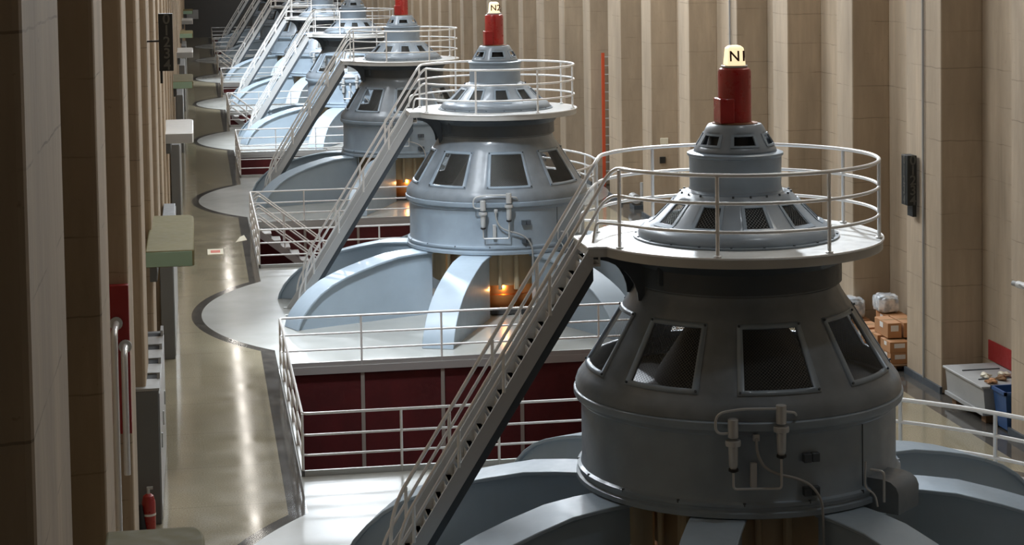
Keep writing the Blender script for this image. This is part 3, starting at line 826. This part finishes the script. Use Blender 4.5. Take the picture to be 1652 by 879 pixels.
# stand pipes in the recess
for (x, y0, zt, L, lab) in ((-7.275, 20.61, 3.80, 3.8, 'tall bright steel stand pipe with elbow, before the red panel by the left wall'), (-7.185, 20.80, 3.55, 1.3, 'short steel pipe elbowing into the wall behind the tall stand pipe')):
    t = thing('stand_pipe', lab, 'pipe', (x, y0, 0), 'steel pipes on the left wall')
    bm = new(); tube(bm, fillet([(0, 0, max(0, zt-L)), (0, 0, zt), (0, .2, zt), (0, 21.165-y0, zt)], .12, 6), .035, 12); make('pipe', bm, M_STEEL, t)
    bm = new(); tube(bm, [(0, 21.13-y0, zt), (0, 21.16-y0, zt)], .07, 16); make('wall_flange', bm, M_ALU, t)
bm = new(); box(bm, -7.35, -7.14, 21.17, 21.295, 2.6, 4.2)
tag(make('red_panel', bm, M_REDPL), 'dark red panel on the side of a left wall pilaster, behind the stand pipe', 'wall panel')

# gauge boards with digits
def board(x0, x1, y0, z0, z1, dep, lab, side):
    t = thing('number_board', lab, 'number board', ((x0+x1)/2, y0, z0), 'black number boards on the pilasters')
    wd = (x1-x0)/2; h = z1-z0
    bm = new(); box(bm, -wd, wd, 0, dep, 0, h); make('case', bm, M_BLACK, t, bevel=.006)
    s = 1 if side == 'R' else -1
    sx = (wd-.07, wd) if s > 0 else (-wd+.01, -wd+.05)
    bm = new(); box(bm, sx[0], sx[1], .02, dep-.02, -.2, 0); make('stem', bm, M_BLACK, t)
    for k, c in enumerate('01234'):
        text('numeral', c, .235, (0.015, -.004, h*(.90-.2*k)), (rad(90), 0, 0), M_DIGIT, t)
        if s > 0: text('numeral', c, .21, (-wd-.004, dep*.5, h*(.90-.2*k)), (rad(90), 0, rad(-90)), M_DIGIT, t)
    bm = new(); box(bm, *( (wd, wd+.1) if s > 0 else (-wd-.22, -wd)), dep*.7, dep*.9, h*.5, h*.53); make('bracket', bm, M_BLACK, t)
board(5.84, 6.01, 32.5, 3.10, 3.98, .30, 'black board numbered 0 to 4 on the lit right-hand pilaster', 'R')
board(-6.948, -6.721, 32.2, 5.80, 6.73, .20, 'black board numbered 0 to 4 high on the left wall', 'L')

# ------------------------------------------------------------------ right-hand side goods
t = thing('ladder', 'tall orange extension ladder leaning upright on the right wall', 'ladder', (6.42, 61.0, 0))
for x in (0, .27):
    bm = new(); box(bm, x-.05, x+.05, -.03, .03, 0, 4.25); make('side_rail', bm, M_ORANGE if x == 0 else M_ALU, t, bevel=.006)
for k in range(15):
    bm = new(); tube(bm, [(0, 0, .2+.28*k), (.27, 0, .2+.28*k)], .018, 6); make('rung', bm, M_ALU, t)
# boxes on a pallet
t = thing('pallet', 'low wooden pallet under the cardboard boxes by the right wall', 'pallet', (6.3, 34.4, 0))
for k in range(6):
    bm = new(); box(bm, -.48, .48, -1.1+.38*k, -.95+.38*k+.1, .09, .11); make('slat', bm, M_WOOD, t)
for k in range(3):
    bm = new(); box(bm, -.46+.42*k, -.38+.42*k, -1.1, 1.1, 0, .09); make('bearer', bm, M_WOOD, t)
def carton(x, y_, z, wx, wy, wz, lab, rz=0, grp='cardboard boxes on the pallet'):
    t = thing('cardboard_box', lab, 'box', (x, y_, z), grp); t.rotation_euler = (0, 0, rz)
    bm = new(); box(bm, -wx/2, wx/2, -wy/2, wy/2, 0, wz); make('carton', bm, M_CARD, t, bevel=.006)
    bm = new(); box(bm, -wx*.28, wx*.28, -wy/2-.003, -wy/2, wz*.45, wz*.85); make('shipping_label', bm, M_LABEL, t)
    bm = new(); box(bm, -wx/2-.003, -wx/2, -wy*.15, wy*.1, wz*.55, wz*.9); make('side_label', bm, M_LABEL, t)
    bm = new(); box(bm, -wx/2-.001, wx/2+.001, -.02, .02, wz-.001, wz+.002); make('tape', bm, M_OLIVE, t)
carton(6.03, 33.65, .11, .36, .50, .20, 'lowest front cardboard box on the pallet beside the lit pilaster')
carton(6.02, 33.65, .312, .36, .50, .20, 'second cardboard box up at the front of the pallet stack')
carton(6.42, 33.68, .11, .36, .50, .40, 'tall cardboard box half hidden behind the lit pilaster')
carton(5.98, 34.25, .11, .34, .55, .42, 'tall cardboard box in the middle of the pallet')
carton(5.96, 34.9, .11, .34, .60, .44, 'tall cardboard box at the back end of the pallet')
carton(6.02, 34.0, .534, .26, .70, .27, 'long cardboard box on the upper layer, at its open side')
carton(6.34, 34.0, .534, .30, .72, .27, 'long cardboard box on the upper layer, nearest the wall', 0)
carton(6.42, 34.9, .11, .40, .60, .44, 'tall cardboard box at the rear of the pallet next to the wall')
carton(6.42, 34.9, .552, .40, .60, .20, 'cardboard box on top at the rear of the pallet, under the wrapped bundle')
def bundle(x, y_, z, sx, sy, sz, lab, seed):
    rnd = random.Random(seed); bm = new()
    bmesh.ops.create_icosphere(bm, subdivisions=4, radius=1)
    for v in bm.verts:
        c = v.co.copy(); q = Vector([math.copysign(abs(a)**.45, a) for a in c])
        nse = .05*sin(9*c.x+seed)+.04*sin(13*c.y+2*c.z)+rnd.uniform(-.02, .02)
        q *= (1+nse)*.80
        v.co = Vector((q.x*sx/2, q.y*sy/2, (max(q.z, -.8)+.8)*sz/1.65))
    o = make('wrapped_bundle', bm, M_WRAP, None, angle=80); o.location = (x, y_, z)
    tag(o, lab, 'bundle', 'plastic-wrapped bundles')
bundle(6.35, 35.0, .76, .50, .6, .34, 'plastic-wrapped white bundle on top of the cardboard boxes', 3)
carton(5.95, 35.9, 0, .60, .6, .50, 'pale wrapped cardboard carton on the floor behind the pallet', grp='boxes behind the pallet')
bundle(5.95, 35.9, .502, .62, .66, .40, 'lower plastic-wrapped bundle half hidden by the nearest generator hood', 8)
# steel container
t = thing('storage_bin', 'long grey steel storage box on wooden blocks between two right-hand pilasters', 'storage box', (6.36, 30.12, 0))
bm = new(); prism(bm, [(-.42, .14), (.40, .14), (.40, .58), (-.46, .58)], 'y', -.80, .80); make('body', bm, M_LGREY, t, smooth=False)
bm = new(); box(bm, -.50, .42, -.83, .83, .58, .62); make('lid', bm, M_LGREY, t, bevel=.01)
for yy in (-.34, .34):
    bm = new(); box(bm, -.35, .30, yy-.012, yy+.012, .62, .635); make('lid_rib', bm, M_GUNM, t)
bm = new(); box(bm, -.47, -.43, -.80, .80, .14, .20); make('skid', bm, M_LGREY, t)
for k, yy in enumerate((-.62, .62)):
    bm = new(); box(bm, 5.98, 6.4, 30.12+yy-.09, 30.12+yy+.09, 0, .138); tag(make('wooden_block', bm, M_WOOD, bevel=.006), 'wooden block under the %s end of the grey steel storage box' % ('near', 'far')[k], 'block', 'blocks under the steel box')
rl = ['crumpled tan work glove at the left of the rags on the steel box', 'dark balled rag in the middle of the steel box lid', 'pale crumpled rag at the front of the steel box lid', 'brown rag at the right of the steel box lid', 'small tan rag furthest back on the steel box lid']
for k in range(5):
    bm = new(); bmesh.ops.create_icosphere(bm, subdivisions=3, radius=1)
    for v in bm.verts:
        c = v.co; f = 1+.25*sin(5*c.x+k)+.2*sin(7*c.y+3*c.z+k)
        v.co = Vector((c.x*f*.085, c.y*f*.10, max(c.z*f*.045+.014, .0)))
    o = make('rag', bm, M_CARD if k in (0, 3) else (M_WOOD if k == 1 else M_PAPER), None, angle=80)
    o.location = ((6.12, 6.36, 6.18, 6.56, 6.50)[k], (29.50, 29.68, 29.90, 29.46, 29.92)[k], .636); tag(o, rl[k], 'rag', 'rags on the steel box')
t = thing('waste_bin', 'blue plastic wheeled bin at the near end of the grey steel box', 'bin', (6.24, 28.97, 0))
bm = new()
v0 = [(-.17, -.2), (.17, -.2), (.17, .2), (-.17, .2)]; v1 = [(-.22, -.25), (.22, -.25), (.22, .25), (-.22, .25)]
A = [bm.verts.new((x, y_, .03)) for x, y_ in v0]; B = [bm.verts.new((x, y_, .62)) for x, y_ in v1]
bm.faces.new(A[::-1])
for i in range(4): bm.faces.new((A[i], A[(i+1) % 4], B[(i+1) % 4], B[i]))
make('tub', bm, M_BIN, t, smooth=False, solid=.012)
bm = new()
for x0, x1, ya, yb in ((-.25, .25, -.28, -.24), (-.25, .25, .24, .28), (-.25, -.21, -.28, .28), (.21, .25, -.28, .28)): box(bm, x0, x1, ya, yb, .60, .65)
make('rim', bm, M_BIN, t)
for s in (-1, 1):
    bm = new(); tube(bm, [(s*.15, .22, .06), (s*.19, .22, .06)], .06, 14); make('wheel', bm, M_RUBBER, t)
bm = new(); box(bm, 6.775, 6.798, 29.0, 31.2, .63, .96); tag(make('red_panel', bm, M_REDPL), 'bright red low panel on the right wall above the grey steel box', 'wall panel')
# wall floodlight
t = thing('wall_floodlight', 'white cylindrical floodlight on an arm fixed to the right-hand pilaster', 'lamp', (6.06, 27.9, 2.45))
bm = new(); tube(bm, [(0, 0, 0), (-.12, 0, 0), (-.16, .05, .04)], .015, 8); make('arm', bm, M_ALU, t)
bm = new(); tube(bm, [(-.02, -.05, .0), (-.12, .20, .02)], .055, 14); make('lamp_body', bm, M_WHITE, t, bevel=.006)
bm = new(); tube(bm, [(-.125, .21, .02), (-.16, .28, .025)], .04, 14); make('lamp_head', bm, M_LGREY, t)
# vertical conduits
for (x, y0, lab) in ((6.03, 32.25, 'thin pale conduit running up the lit pilaster beside the number board'), (6.03, 44.6, 'thin pale conduit running up the pilaster behind the N1 lamp')):
    bm = new(); cyl(bm, x, y0, .12, H, .022, 8); tag(make('conduit', bm, M_LGREY), lab, 'conduit', 'conduits on the right pilasters')
# small notices and equipment by the right wall
for nm, x0, x1, y0, z0, z1, m_, lab, cat in (
    ('notice', 6.30, 6.52, 52.78, 2.15, 2.32, M_PAPER, 'small cream notice on a right wall pilaster, seen through the near platform railing', 'notice'),
    ('junction_box', 6.28, 6.44, 52.78, 1.62, 1.80, M_BLACK, 'small dark junction box under the cream notice', 'junction box'),
    ('first_aid_box', 6.62, 6.78, 48.5, 1.9, 2.2, M_GREEN, 'small green box on the right wall beside the nearest generator collar', 'box')):
    bm = new(); box(bm, x0, x1, y0, y0+.05, z0, z1); tag(make(nm, bm, m_, bevel=.006), lab, cat)
t = thing('pump_unit', 'small grey pump unit on the floor by the right wall', 'pump', (6.3, 55.6, 0))
bm = new(); box(bm, -.2, .2, -.3, .3, .0, .12); make('base', bm, M_GUNM, t)
bm = new(); tube(bm, [(-.12, -.25, .3), (-.12, .25, .3)], .14, 14); make('motor', bm, M_LGREY, t)
bm = new(); cyl(bm, .12, 0, .12, .75, .07, 12); make('riser', bm, M_LGREY, t)
# thin cream and orange patches and a paper on the aisle floor
bm = new(); box(bm, -6.18, -5.78, 50.0, 50.9, .0, .012); tag(make('floor_mat', bm, M_PAPER), 'flat cream patch with an orange middle on the aisle floor', 'mat')
bm = new(); box(bm, -6.10, -5.86, 50.25, 50.65, .012, .015); tag(make('orange_patch', bm, M_ORANGE), 'orange patch in the middle of the cream floor patch', 'sheet')
bm = new(); prism(bm, [(-5.43, 52.0), (-5.13, 52.3), (-5.18, 53.2), (-5.30, 52.9)], 'z', 0, .006); tag(make('paper_sheet', bm, M_PAPER), 'folded cream paper lying beside the dark floor strip', 'paper')
